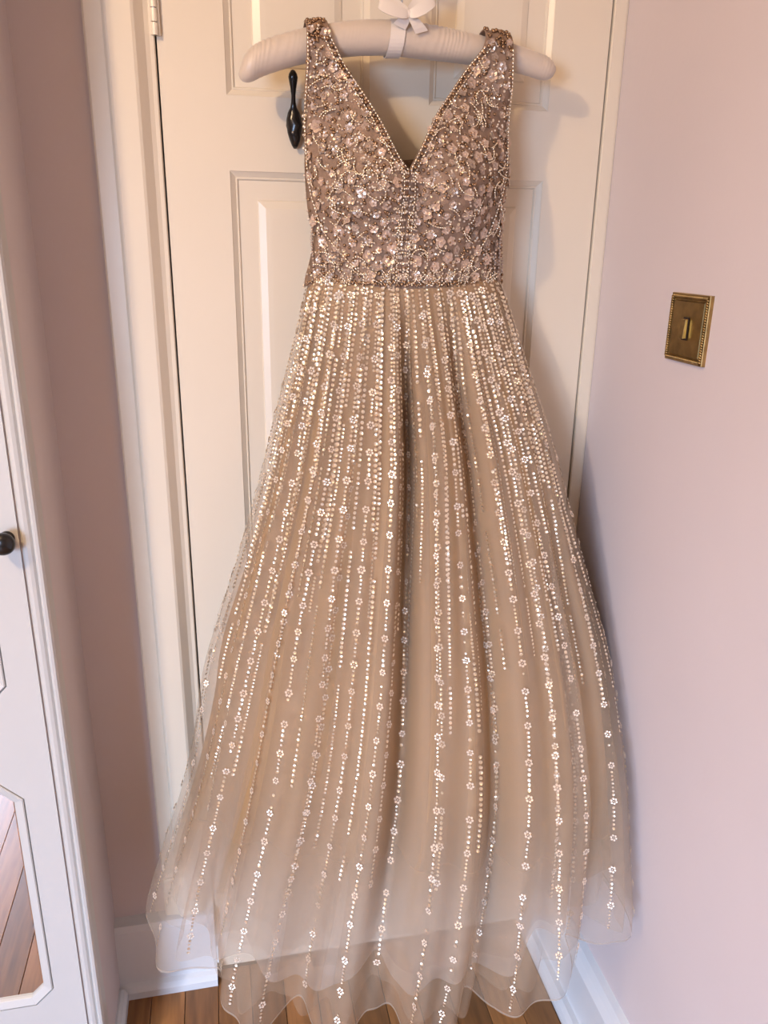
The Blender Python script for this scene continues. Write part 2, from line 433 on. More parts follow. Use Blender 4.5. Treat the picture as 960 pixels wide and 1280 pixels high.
# ------------------------------------------------------------------ padded hanger
hx, hy = 0.2755, -0.075
hg_t = [(0.050, 1.6715), (0.070, 1.682), (0.087, 1.690), (0.126, 1.7030), (0.15, 1.7085), (0.20, 1.7185), (0.24, 1.7225), (0.275, 1.7230), (0.343, 1.7190), (0.40, 1.7135), (0.455, 1.7060), (0.490, 1.698), (0.508, 1.6935)]
hanger = empty('padded_hanger', (hx, hy, 1.70))
tag(hanger, 'padded ivory satin hanger with white ribbon bow holding the dress', 'hanger')
xs = [0.050 + (0.508 - 0.050) * i / 400 for i in range(401)]
V = []; F = []; n = 28
for i, xx in enumerate(xs):
    z = ips(hg_t, xx)
    e = min(xx - 0.0495, 0.5085 - xx)
    rl = 0.0222 if xx < 0.3 else 0.0222 - 0.0065 * (xx - 0.3) / 0.2
    r = rl * (sqrt(max(0.0, 1 - (1 - min(1, e / 0.022)) ** 2)) * 0.97 + 0.03)
    for k in range(n):
        an = 2 * pi * k / n
        # gathered satin: creases fan from the seam lines, strongest right of the bow and near the left end
        cr = 0.25 + 1.0 * exp(-((xx - 0.335) / 0.045) ** 2) + 0.8 * exp(-((xx - 0.09) / 0.03) ** 2) + 1.2 * exp(-((xx - 0.5) / 0.015) ** 2)
        w = 0.0013 * cr * (abs(sin(xx * 420 + 0.8 * sin(an * 2) + 2.5 * sin(xx * 90))) ** 3 - .3) * (0.55 + 0.45 * sin(an + 0.5))
        V.append((xx + 0.004 * sin(an) * 0.4, hy + cos(an) * (r * 0.92 + w), z + sin(an) * (r + w)))
for i in range(400):
    for k in range(n):
        F.append((i * n + k, i * n + (k + 1) % n, i * n + n + (k + 1) % n, i * n + n + k))
F += [tuple(range(n))[::-1], tuple(400 * n + k for k in range(n))]
pydata('satin_padding', V, F, SATIN, hanger)
# wire hook: stem, then a crook that hangs over the door hook
path = [(hx, hy, 1.735), (hx, hy, 1.765), (hx, hy, 1.785)]
for k in range(1, 15):
    a = -pi / 2 + k * (1.35 * pi) / 14
    path.append((hx + 0.019 * cos(a) * -1, hy, 1.806 + 0.021 * sin(a)))
V, F = tube_pts(path, 0.0017, 10); pydata('wire_hook', V, F, STEEL, hanger)

def ribbon(name, path, widths, wdir, parent, thick=0.0009, m=RIBBON):
    V = []; F = []
    P = [Vector(p) for p in path]
    for i, p in enumerate(P):
        d = (P[min(i + 1, len(P) - 1)] - P[max(i - 1, 0)]).normalized()
        w = Vector(wdir[i] if isinstance(wdir, list) else wdir).normalized()
        nn = d.cross(w).normalized() * thick
        for a, b in ((-1, -1), (1, -1), (1, 1), (-1, 1)):
            V.append(tuple(p + w * (a * widths[i] / 2) + nn * b))
    for i in range(len(P) - 1):
        for k in range(4):
            F.append((i * 4 + k, i * 4 + (k + 1) % 4, i * 4 + 4 + (k + 1) % 4, i * 4 + 4 + k))
    F += [(3, 2, 1, 0), tuple((len(P) - 1) * 4 + k for k in range(4))]
    return pydata(name, V, F, m, parent, smooth=False)
bowc = Vector((0.2790, -0.0985, 1.7480))
bow = ribbon('ribbon_band', [(0.266 + 0.003 * sin(a), hy + cos(a) * 0.0222, 1.7225 + 0.0240 * sin(a)) for a in [2 * pi * k / 32 for k in range(33)]], [0.021] * 33, (1, 0, 0.05), hanger, 0.0005)
for sgn, ex, ez in ((-1, 0.040, 0.012), (1, 0.034, 0.022)):
    pts = []; ws = []
    for k in range(41):
        t = k / 40; a = t * 2 * pi
        pts.append(bowc + Vector((sgn * ex * (1 - cos(a)) / 2, -0.004 + 0.008 * sin(a), ez * (1 - cos(a)) / 2 + 0.006 * sin(a))))
        ws.append(0.009 + 0.012 * sin(t * pi))
    ribbon('bow_loop', pts, ws, (-0.25 * sgn, 0.35, 0.9), hanger, 0.0005)
for sgn, (ex, ez) in ((-1, (-0.012, -0.016)), (1, (0.020, -0.021))):
    pts = [bowc + Vector((ex * t, -0.004 * sin(t * pi) - 0.002, ez * t)) for t in (0, .2, .4, .6, .8, 1)]
    ribbon('bow_tail', pts, [0.008, 0.011, 0.014, 0.016, 0.018, 0.019], (0.94, 0.12, 0.3 * sgn), hanger, 0.0004)
bm = bmesh.new(); bmesh.ops.create_icosphere(bm, subdivisions=2, radius=1.0)
for v_ in bm.verts: v_.co = bowc + Vector((v_.co.x * 0.0075, v_.co.y * 0.005 - 0.003, v_.co.z * 0.006))
from_bm('bow_knot', bm, RIBBON, hanger, True)
# brass strap hook over the door's top edge carries the hanger
oh = empty('over_door_hook', (hx, 0.0, 1.95))
tag(oh, 'brass strap hook over the door top carrying the satin hanger', 'hook')
box('hook_strap', hx - 0.012, hx + 0.012, -0.0035, -0.0005, 1.80, 1.9895, BRASS, oh, 0.0006)
path = [(hx, -0.002, 1.812), (hx, -0.02, 1.806), (hx, -0.045, 1.812), (hx, -0.07, 1.823), (hx, -0.085, 1.8245), (hx, -0.095, 1.832), (hx, -0.098, 1.845)]
V, F = tube_pts(path, 0.003, 10); pydata('hook_prong', V, F, BRASS, oh)

# ------------------------------------------------------------------ the gown
import numpy as np
rng = np.random.default_rng(11)
gown = empty('evening_gown', (0.27, -0.10, 0.25))
tag(gown, 'champagne sequinned tulle gown with beaded V-neck bodice hanging on door', 'dress')

ZW = 1.404
zg = np.linspace(0.15, 1.45, 400)
def dense(tab): return np.array([ips(tab, float(z)) for z in zg])
T_XL = dense([(.20, -.178), (.25, -.174), (.33, -.163), (.44, -.135), (.55, -.102), (.684, -.064), (.84, -.022), (.976, .020), (1.106, .062), (1.194, .086), (1.315, .12), (1.38, .137), (1.405, .147)])
T_YL = dense([(.2, -.150), (.5, -.125), (1.0, -.10), (1.395, -.072)])
T_XR = dense([(.20, .612), (.25, .615), (.4, .622), (.6, .627), (.717, .625), (.809, .616), (.923, .588), (1.046, .553), (1.164, .520), (1.278, .482), (1.375, .449), (1.405, .436)])
T_YR = dense([(.20, -.31), (.25, -.32), (.40, -.335), (.506, -.315), (.62, -.285), (.717, -.24), (.809, -.20), (.923, -.172), (1.046, -.15), (1.164, -.127), (1.278, -.10), (1.4, -.075)])
T_B = dense([(.2, .175), (.4, .17), (.6, .16), (.8, .14), (1.0, .118), (1.2, .088), (1.32, .070), (1.375, .062), (1.395, .056), (1.41, .050)])

def base_xy(s, z):
    s = np.mod(s, 1.0)
    xl, yl, xr, yr, b = (np.interp(z, zg, T) for T in (T_XL, T_YL, T_XR, T_YR, T_B))
    u = (1 - np.cos(2 * pi * s)) / 2
    sn = np.abs(np.sin(2 * pi * s))
    x_ = xl + (xr - xl) * u
    ym = yl + (yr - yl) * u
    yb = np.where(z > 1.2, -0.03, -0.022)
    y_ = np.where(s < 0.5, ym - b * sn ** 0.9, ym + (yb - ym) * sn ** 0.7)
    return x_, y_, u, sn

def gs(u, c, w): return np.exp(-((u - c) / w) ** 2)
def sst(a, b, x):
    t = np.clip((x - a) / (b - a), 0, 1); return t * t * (3 - 2 * t)

def folds(s, t, u, sn, layer):
    fr = np.mod(s, 1.0) < 0.5
    k1 = sst(0.0, 0.22, t) ; k2 = sst(0.25, 0.65, t); k3 = sst(0.6, 1.0, t)
    if layer == 'outer':
        f = (-0.058 * gs(u, .445 - .01 * t, .023) * k1 * (1 - .45 * k3)
             + 0.012 * gs(u, .405, .03) * k1
             + 0.020 * gs(u, .535 + .01 * t, .035) * k1 + 0.012 * k3 * gs(u, .545, .02)
             - 0.046 * gs(u, .655, .032) * k1
             + 0.016 * gs(u, .735, .04) * k2
             + 0.030 * gs(u, .835, .030) * k2 - 0.055 * gs(u, .897, .024) * k2
             + 0.008 * gs(u, .95, .025) * k2
             - 0.020 * gs(u, .31, .03) * k2 - 0.022 * gs(u, .14, .025) * k2 + 0.014 * gs(u, .22, .04) * k2)
        f = f + 0.0055 * np.sin(2 * pi * 15 * u + 1.1 + 2 * t + 2 * np.sin(7 * u)) * sst(.03, .4, t) * (1 - .4 * k2)
        f = f + 0.004 * np.sin(2 * pi * 11 * u + 4.0) * k2
        f = f + k3 ** 1.6 * (0.018 * np.sin(2 * pi * 5.3 * u + .9) + 0.010 * np.sin(2 * pi * 10.7 * u + 2.2 + 1.5 * t))
        f = f + 0.0014 * np.sin(2 * pi * 33 * u + 2 * np.sin(9 * u)) * sst(0, .04, t) * (1 - sst(.15, .45, t))
    elif layer == 'under':
        f = (-0.050 * gs(u, .447, .025) * k1 - 0.03 * gs(u, .66, .03) * k1 - 0.04 * gs(u, .897, .03) * k2
             + 0.008 * np.sin(2 * pi * 12.3 * u + 2.0 + t) * k1
             + k3 * (0.016 * np.sin(2 * pi * 9 * u + 3.1) + 0.010 * np.sin(2 * pi * 16 * u)))
    else:
        f = (-0.045 * gs(u, .447, .028) * k1 - 0.025 * gs(u, .66, .035) * k1 - 0.04 * gs(u, .897, .035) * k2
             + 0.007 * np.sin(2 * pi * 8.3 * u + 1.0) * k1 + 0.010 * k3 * np.sin(2 * pi * 10 * u + 2. + 40 * LAY[layer][0] * 3))
    bk = 0.010 * np.sin(2 * pi * 9 * u + .5) * k1 + 0.014 * np.sin(2 * pi * 5 * u) * k3
    win = np.clip(sn * 2.4, 0, 1)
    side = (0.010 * np.sin(2 * pi * 2.2 * t + 6 * u) * k2) * (1 - win)
    return np.where(fr, f, bk) * win + side

LAY = {'outer': (0.0, 0.0), 'under': (-0.007, 0.022), 'lining': (-0.014, 0.085), 'petticoat': (-0.020, 0.048), 'petticoat_mid': (-0.027, 0.075), 'petticoat_inner': (-0.034, 0.105)}
HU = [0, .10, .2, .38, .44, .5, .56, .66, .70, .76, .82, .88, 1]
HZ = [.318, .284, .258, .258, .282, .280, .264, .268, .300, .322, .345, .365, .385]
def hem_z(s, u, layer):
    fr = np.mod(s, 1.0) < 0.5
    h_ = np.where(fr, np.interp(u, HU, HZ), 0.318 + 0.067 * u)
    h_ = h_ + 0.006 * np.sin(2 * pi * 6.1 * u + 2.4) + 0.003 * np.sin(2 * pi * 14 * u + 1)
    return h_ + LAY[layer][1] + (0.012 * np.sin(2 * pi * 5 * u + 1 + 300 * LAY[layer][0]) if layer != 'outer' else 0)

def skirt(s, t, layer='outer'):
    s = np.asarray(s, float); t = np.asarray(t, float); s, t = np.broadcast_arrays(s, t)
    u0 = (1 - np.cos(2 * pi * s)) / 2
    z = ZW - t * (ZW - hem_z(s, u0, layer))
    x_, y_, u, sn = base_xy(s, z)
    e = 1e-3
    xa, ya, _, _ = base_xy(s - e, z); xb, yb, _, _ = base_xy(s + e, z)
    tx, ty = xb - xa, yb - ya
    L_ = np.sqrt(tx * tx + ty * ty) + 1e-9
    nx, ny = ty / L_, -tx / L_           # outward: front faces -Y
    f = folds(s, t, u, sn, layer) + LAY[layer][0] * sst(0, .15, t) * (1 + 0.8 * t)
    x_ = x_ + nx * f; y_ = y_ + ny * f
    lim = XR - 0.006
    x_ = np.where(x_ > lim - .012, lim - .012 + .012 * np.tanh((x_ - lim + .012) / .012), x_)
    y_ = np.minimum(y_, -0.026)
    return np.stack([x_, y_, z], -1)

def skirt_n(s, t, layer='outer'):
    e = 1.5e-3
    a = skirt(s + e, t, layer) - skirt(s - e, t, layer)
    b = skirt(s, np.minimum(t + 4e-3, 1), layer) - skirt(s, np.maximum(t - 4e-3, 0), layer)
    n_ = np.cross(b, a); n_ /= (np.linalg.norm(n_, axis=-1, keepdims=True) + 1e-12)
    return n_

def np_mesh(name, V, F, m, parent, smooth=True):
    """V (n,3) F (k,m) arrays"""
    me = bpy.data.meshes.new(name)
    V = np.asarray(V, np.float32); F = np.asarray(F, np.int32); k, w = F.shape
    me.vertices.add(len(V)); me.vertices.foreach_set('co', V.ravel())
    me.loops.add(k * w); me.loops.foreach_set('vertex_index', F.ravel())
    me.polygons.add(k); me.polygons.foreach_set('loop_start', np.arange(0, k * w, w, dtype=np.int32))
    me.polygons.foreach_set('use_smooth', np.full(k, smooth))
    me.update(calc_edges=True); me.validate()
    me.materials.append(m)
    return link(name, me, parent)

def skirt_mesh(name, layer, m, ns, nt):
    # finer columns at the front
    s = np.concatenate([np.linspace(0, .5, int(ns * .72), endpoint=False), np.linspace(.5, 1, ns - int(ns * .72), endpoint=False)])
    t = np.linspace(0, 1, nt)
    P = skirt(s[None, :], t[:, None], layer).reshape(-1, 3)
    i = np.arange(nt - 1)[:, None] * ns; j = np.arange(ns)[None, :]; j2 = (j + 1) % ns
    F = np.stack([i + j, i + ns + j, i + ns + j2, i + j2], -1).reshape(-1, 4)
    return np_mesh(name, P, F, m, gown), s
for k_ in ('petticoat', 'petticoat_mid', 'petticoat_inner'): skirt_mesh('petticoat', k_, TULLE0, 300, 80)
lining, _ = skirt_mesh('skirt_lining', 'lining', LINING, 300, 90)
under, _ = skirt_mesh('under_tulle', 'under', TULLE1, 420, 110)
outer, so = skirt_mesh('outer_tulle', 'outer', TULLE2, 620, 140)
tag(outer, 'sheer champagne outer tulle with sequin strings')
# rolled hem edge of the outer tulle
sh = np.linspace(0, 1, 700, endpoint=False)
P0 = skirt(sh, np.full_like(sh, 1.0)); P1 = skirt(sh, np.full_like(sh, .9965)) + skirt_n(sh, np.full_like(sh, .9965)) * 0.0007
j = np.arange(700); j2 = (j + 1) % 700
np_mesh('rolled_hem', np.concatenate([P1, P0 + skirt_n(sh, np.full_like(sh, .998)) * 0.0007]), np.stack([j, j + 700, j2 + 700, j2], -1), HEMM, outer)

# ---- templates
def cup(r, depth, n=8):
    V = [(0, 0, -depth)] + [(r * cos(2 * pi * k / n), r * sin(2 * pi * k / n), 0) for k in range(n)]
    return np.array(V), np.array([(0, 1 + k, 1 + (k + 1) % n) for k in range(n)])
def bead_t(l, r, n=6):
    V = [(0, 0, -l)] + [(r * cos(2 * pi * k / n), r * sin(2 * pi * k / n), -l * .5) for k in range(n)] + [(r * cos(2 * pi * k / n), r * sin(2 * pi * k / n), l * .5) for k in range(n)] + [(0, 0, l)]
    F = []
    for k in range(n):
        k2 = (k + 1) % n
        F += [(0, 1 + k2, 1 + k), (1 + k, 1 + k2, 1 + n + k2), (1 + k, 1 + n + k2, 1 + n + k), (1 + n + k, 1 + n + k2, 1 + 2 * n)]
    return np.array(V), np.array(F)
def join(parts):
    V = []; F = []; o_ = 0
    for v_, f_ in parts: V.append(v_); F.append(f_ + o_); o_ += len(v_)
    return np.concatenate(V), np.concatenate(F)
def frames(nrm, tilt, rg=rng, along=None):
    """orthonormal frames with local z on the tilted normal"""
    n_ = np.asarray(nrm) + rg.normal(0, 1, (len(nrm), 3)) * tilt
    n_ /= np.linalg.norm(n_, axis=1, keepdims=True)
    a = np.tile([0.3, 0.2, 1.0], (len(n_), 1)) if along is None else along
    x_ = np.cross(a, n_); x_ /= np.linalg.norm(x_, axis=1, keepdims=True)
    return np.stack([x_, np.cross(n_, x_), n_], -1)      # columns
def scatter(name, tmpl, pos, R, scale, m, parent, smooth=False):
    tv, tf = tmpl
    V = np.einsum('nij,nkj->nki', R, tv[None] * np.asarray(scale).reshape(-1, 1, 1)) + np.asarray(pos)[:, None, :]
    F = tf[None] + (np.arange(len(pos)) * len(tv))[:, None, None]
    o = np_mesh(name, V.reshape(-1, 3), F.reshape(-1, tf.shape[1]), m, parent, smooth)
    return tag(o, kind='stuff')

CUP = cup(1.0, 0.50)
pet = []
for k in range(6):
    v_, f_ = cup(0.335, 0.15, 7)
    a = 2 * pi * k / 6
    v_ = v_ + np.array([0.68 * cos(a), 0.68 * sin(a), 0.05]); pet.append((v_, f_))
cv, cf = bead_t(0.16, 0.17)
pet.append((cv + np.array([0, 0, .12]), cf))
FLOWER = join(pet)

# ---- sequin strings down the skirt
def line_samples(s0, drift, layer, t0, t1, rg):
    t = np.linspace(t0, t1, 500)
    s = s0 + drift * (t - t0) + 0.0015 * np.sin(t * 9 + s0 * 50)
    P = skirt(s, t, layer)
    d = np.concatenate([[0], np.cumsum(np.linalg.norm(np.diff(P, axis=0), axis=1))])
    return t, s, d
seq_s, seq_t, seq_r = [], [], []
fl_s, fl_t, fl_r = [], [], []
def put(lst, t, s, d, dist, r):
    tt = np.interp(dist, d, t); ss = np.interp(dist, d, s)
    lst[0].append(ss); lst[1].append(tt); lst[2].append(r)
def flower_line(s0, layer, t0, t1, rg, SQ, FLW, gap=0.18):
    t, s, d = line_samples(s0, rg.normal(0, .003), layer, t0, t1, rg)
    p = rg.uniform(0, .03)
    while p < d[-1] - .004:
        tt = np.interp(p, d, t)
        put(FLW, t, s, d, p, rg.uniform(.0056, .0066))
        D = rg.uniform(.036, .050) + .012 * tt
        q = p + .0105
        skip = rg.random() < gap * (0.5 + tt)
        r0 = rg.choice([.0021, .0024, .0028])
        while q < p + D - .009 and q < d[-1]:
            if not skip or rg.random() < .25: put(SQ, t, s, d, q, r0 * rg.uniform(.9, 1.1))
            q += 2.6 * r0 + .0004
        p += D
def plain_line(s0, layer, t0, t1, rg, SQ):
    t, s, d = line_samples(s0, rg.normal(0, .003), layer, t0, t1, rg)
    p = rg.uniform(0, .008)
    while p < d[-1]:
        L_ = rg.uniform(.05, .20); r0 = rg.choice([.0022, .0025, .0028, .0030])
        e = min(p + L_, d[-1])
        while p < e:
            put(SQ, t, s, d, p, r0 * rg.uniform(.93, 1.07)); p += 2.65 * r0
        p += rg.choice([.004, .012, .03]) * rg.uniform(.6, 1.3)
SQ = (seq_s, seq_t, seq_r); FLW = (fl_s, fl_t, fl_r)
NL = 36
def lane(q):      # string lanes: between even spacing by angle and by width
    return .5 * (.45 * q + .55 * math.acos(1 - 2 * q) / pi)
for i in range(NL):
    s0 = lane((i + .5) / NL) + rng.uniform(-.0015, .0015)
    if i % 2 == 0: flower_line(s0, 'outer', .006, rng.uniform(.965, .995), rng, SQ, FLW)
    else: plain_line(s0, 'outer', .006, rng.choice([.42, .5, .58, .66, .75]) + rng.uniform(-.05, .05), rng, SQ)
for i in range(0, NL - 1, 2):       # short strings that thicken the top of the skirt
    plain_line(lane((i + 1) / NL) + rng.uniform(-.002, .002), 'outer', rng.choice([.006, .006, .03]), rng.uniform(.16, .42), rng, SQ)
for i in range(22):
    s0 = .5 + .5 * (i + .5) / 22
    if i % 2 == 0: flower_line(s0, 'outer', .006, .985, rng, SQ, FLW)
    else: plain_line(s0, 'outer', .006, rng.uniform(.4, .8), rng, SQ)
seq_s, seq_t, seq_r = map(np.array, SQ)
Pn = skirt_n(seq_s, seq_t)
Pp = skirt(seq_s, seq_t) + Pn * .0016
deep = np.sin(seq_s * 523 + np.sin(seq_t * 21 + seq_s * 90) * 1.8) > -.15
scatter('sequin_strings', CUP, Pp[deep], frames(Pn[deep], .17), seq_r[deep], SEQ, outer)
scatter('sequin_strings', cup(1.0, .2), Pp[~deep], frames(Pn[~deep], .14), seq_r[~deep] * .92, SEQ, outer)
fl_s, fl_t, fl_r = map(np.array, FLW)
Fn = skirt_n(fl_s, fl_t); Fp = skirt(fl_s, fl_t) + Fn * .0018
FR = frames(Fn, .12)
front = np.where((fl_s > .012) & (fl_s < .488))[0]
if len(front) > 300:
    # keep as single parts the flowers that show largest
    dist = np.linalg.norm(Fp[front] - np.array([0, -1.31, 1.449]), axis=1)
    score = fl_r[front] * np.abs(Fn[front][:, 1]) / dist
    front = front[np.argsort(-score)[:300]]
fme = bpy.data.meshes.new('sequin_flower'); fme.from_pydata(FLOWER[0].tolist(), [], FLOWER[1].tolist()); fme.update(); fme.materials.append(SEQF)
for i in front:
    o = bpy.data.objects.new('sequin_flower', fme); col.objects.link(o); o.parent = outer
    Mx = Matrix([[*(FR[i][r] * fl_r[i]), Fp[i][r]] for r in range(3)] + [[0, 0, 0, 1]])
    o.matrix_local = Mx
rest = np.setdiff1d(np.arange(len(fl_s)), front)
if len(rest): scatter('sequin_flowers', FLOWER, Fp[rest], FR[rest], fl_r[rest], SEQF, outer)
# strings on the under layer, seen dimly through the outer tulle
SQ2 = ([], [], []); FL2 = ([], [], [])
for i in range(18):
    s0 = lane((i + .5) / 18) + rng.uniform(-.004, .004)
    if i % 2: flower_line(s0, 'under', .02, rng.uniform(.75, .96), rng, SQ2, FL2)
    else: plain_line(s0, 'under', .02, rng.uniform(.4, .8), rng, SQ2)
a, b, c = map(np.array, SQ2); n_ = skirt_n(a, b, 'under')
scatter('under_sequins', CUP, skirt(a, b, 'under') + n_ * .0014, frames(n_, .1), c, SEQ, under)
a, b, c = map(np.array, FL2); n_ = skirt_n(a, b, 'under')
scatter('under_flowers', FLOWER, skirt(a, b, 'under') + n_ * .0016, frames(n_, .1), c, SEQF, under)

# ---- bodice
B_XL = [(1.385, .135), (1.40, .137), (1.426, .1445), (1.457, .150), (1.492, .143), (1.54, .139), (1.58, .139), (1.66, .138), (1.70, .139), (1.76, .141)]
B_XR = [(1.385, .449), (1.40, .447), (1.459, .440), (1.516, .444), (1.549, .447), (1.571, .446), (1.655, .436), (1.70, .4325), (1.76, .431)]
V_L = [(1.546, .271), (1.559, .260), (1.611, .2365), (1.648, .2145), (1.678, .193), (1.70, .180), (1.72, .170), (1.76, .164)]
V_R = [(1.546, .271), (1.573, .287), (1.619, .313), (1.65, .337), (1.687, .365), (1.705, .381), (1.72, .391), (1.76, .398)]
def body_y(x_, z):
    xl, xr = ips(B_XL, z), ips(B_XR, z)
    f = max(0.0, min(1.0, (x_ - xl) / (xr - xl)))
    D = ips([(1.385, .066), (1.42, .068), (1.47, .080), (1.52, .094), (1.57, .088), (1.62, .07), (1.75, .05)], z)
    y_ = -0.066 - D * max(0.0, sin(pi * f)) ** 0.55
    y_ -= 0.020 * (exp(-((f - .27) / .13) ** 2) + exp(-((f - .73) / .13) ** 2)) * exp(-((z - 1.525) / .042) ** 2)
    y_ += 0.010 * exp(-((f - .5) / .07) ** 2) * exp(-((z - 1.53) / .04) ** 2)
    k = sstep(1.60, 1.695, z)
    return y_ * (1 - k) + (-0.1035) * k
def bp(x_, z): return Vector((x_, body_y(x_, z), z))
def bn(x_, z):
    e = .002
    n_ = (bp(x_ + e, z) - bp(x_ - e, z)).cross(bp(x_, z + e) - bp(x_, z - e)).normalized()
    n_ = Vector((n_.x, n_.y, n_.z * .8)).normalized()
    return n_ if n_.y < 0 else -n_
def neck(z, side): return ips(V_L if side < 0 else V_R, z) if z > 1.546 else .271
def inside(x_, z, m=.002):
    if z < 1.398 or z > 1.728: return False
    if not (ips(B_XL, z) + m < x_ < ips(B_XR, z) - m): return False
    if z > 1.546 and neck(z, -1) - m < x_ < neck(z, 1) + m: return False
    return True
def bodice_panel(name, side, back=False):
    V = []; F = []; nu = 26; rows = 0
    ztop = ips(hg_t, .155 if side < 0 else .412)
    def edge(z):
        o_ = ips(B_XL if side < 0 else B_XR, z)
        if back:
            vb = 1.570
            i_ = .271 if z < vb else .271 + (neck(1.72, side) - .271) * min(1, (z - vb) / (1.72 - vb)) ** .28
        else: i_ = neck(z, side)
        return o_, i_
    zs_ = [1.388 + (ztop - 1.388) * k / 70 for k in range(71)]
    for z in zs_:
        o_, i_ = edge(z)
        for k in range(nu):
            x_ = o_ + (i_ - o_) * k / (nu - 1)
            if back: V.append((x_ - side * .008 * (1 - k / (nu - 1)), -0.034 - 0.014 * sstep(1.6, 1.7, z), z))
            else: V.append(tuple(bp(x_, z)))
        rows += 1
    if not back:                       # strap folds over the hanger
        for q in range(1, 13):
            a = pi * q / 12
            o_, i_ = edge(ztop + .018 * sin(a))
            for k in range(nu):
                x_ = o_ + (i_ - o_) * k / (nu - 1)
                zz = ztop + ips(hg_t, x_) - ips(hg_t, (o_ + i_) / 2)
                V.append((x_, -0.0755 - .028 * cos(a), zz * .6 + ztop * .4 + .027 * sin(a)))
            rows += 1
    for i in range(rows - 1):
        for k in range(nu - 1):
            F.append((i * nu + k, i * nu + k + 1, i * nu + nu + k + 1, i * nu + nu + k))
    o = pydata(name, V, F, BOD, gown)
    md = o.modifiers.new('thickness', 'SOLIDIFY'); md.thickness = .0016; md.offset = 0
    return o
bodL = bodice_panel('bodice_front_panel', -1); bodR = bodice_panel('bodice_front_panel', 1)
bodice_panel('bodice_back_panel', -1, True); bodice_panel('bodice_back_panel', 1, True)
for side in (-1, 1):                   # side seams from front to back
    V = []; F = []; nu = 8; N_ = 40
    for i in range(N_):
        z = 1.388 + (1.62 - 1.388) * i / (N_ - 1)
        xe = ips(B_XL if side < 0 else B_XR, z)
        for k in range(nu):
            q = k / (nu - 1)
            y0 = body_y(xe, z); V.append((xe - side * .008 * q, y0 + (-.034 - y0) * q, z))
    for i in range(N_ - 1):
        for k in range(nu - 1): F.append((i * nu + k, i * nu + k + 1, i * nu + nu + k + 1, i * nu + nu + k))
    o = pydata('side_panel', V, F, BOD, gown)
    sp = random.sample(V, 90); scatter('side_beads', bead_t(1.0, 0.95), np.array([(p[0] + side * .0015, p[1], p[2]) for p in sp]), frames(np.tile([side * 1., -.2, 0], (90, 1)), .2), rng.uniform(.0016, .0028, 90), random.choice([SEQF]), o, True)
    md = o.modifiers.new('thickness', 'SOLIDIFY'); md.thickness = .0016; md.offset = 0

BEADT = bead_t(1.0, 0.50); ROUND = bead_t(1.0, 0.95)
def strand(path2d, step, off=.0038):
    """beads along a path of (x, z) on the bodice: positions and tangents"""
    P = [(bp(x_, z) + bn(x_, z) * off) for x_, z in path2d]
    d = [0]
    for a, b in zip(P, P[1:]): d.append(d[-1] + (b - a).length)
    out = []; q = step / 2; i = 0
    while q < d[-1]:
        while d[i + 1] < q: i += 1
        k = (q - d[i]) / max(1e-9, d[i + 1] - d[i])
        out.append((P[i].lerp(P[i + 1], k), (P[i + 1] - P[i]).normalized())); q += step
    return out
def bead_obj(name, beads, half, m, parent, T=BEADT):
    pos = np.array([tuple(b[0]) for b in beads]); tan = np.array([tuple(b[1]) for b in beads])
    R = frames(tan, .06, along=np.tile([.1, 1., .15], (len(tan), 1)))
    return scatter(name, T, pos, R, np.full(len(pos), half) * rng.uniform(.85, 1.1, len(pos)), m, parent, True)
def lin(a, b, n): return [a + (b - a) * k / (n - 1) for k in range(n)]

for side, par in ((-1, bodL), (1, bodR)):
    zt = 1.715
    e1 = [(neck(z, side) + side * .0018, z) for z in lin(1.545, zt, 60)]
    e2 = [(neck(z, side) + side * .0105, z) for z in lin(1.535, zt, 60)]
    bead_obj('neckline_beads', strand(e1, .0050) + strand(e2, .0052), .0025, BEAD, par)
    dk = strand([(neck(z, side) + side * .0062, z) for z in lin(1.545, zt, 60)], .0105)
    bead_obj('neckline_crystals', dk, .0030, BEADD, par, ROUND)
    if side < 0: pl = [(.1405, 1.715), (.141, 1.66), (.1415, 1.60), (.144, 1.54), (.150, 1.505), (.163, 1.468), (.182, 1.440), (.205, 1.416), (.222, 1.401)]
    else: pl = [(.4300, 1.715), (.4335, 1.66), (.4350, 1.60), (.4280, 1.545), (.4170, 1.505), (.4040, 1.468), (.3860, 1.440), (.3620, 1.416), (.3400, 1.401)]
    zz = [p[1] for p in pl][::-1]; tb = [(p[1], p[0]) for p in pl][::-1]
    bead_obj('princess_seam_beads', strand([(ips(tb, z), z) for z in lin(1.401, 1.715, 90)], .0050), .0025, BEAD, par)
    cx_ = .271 + side * .0085
    bead_obj('centre_strand', strand([(cx_, z) for z in lin(1.400, 1.546, 40)], .0048), .0023, BEAD, par)
    rungs = []
    for q in range(15):
        z = 1.405 + .0098 * q
        rungs += strand([(.271 + side * .0012, z), (.271 + side * .0075, z)], .0034) + strand([(.271 + side * .0105, z), (.271 + side * .0140, z)], .0034)
    bead_obj('centre_rungs', rungs, .0017, SEQF, par, ROUND)

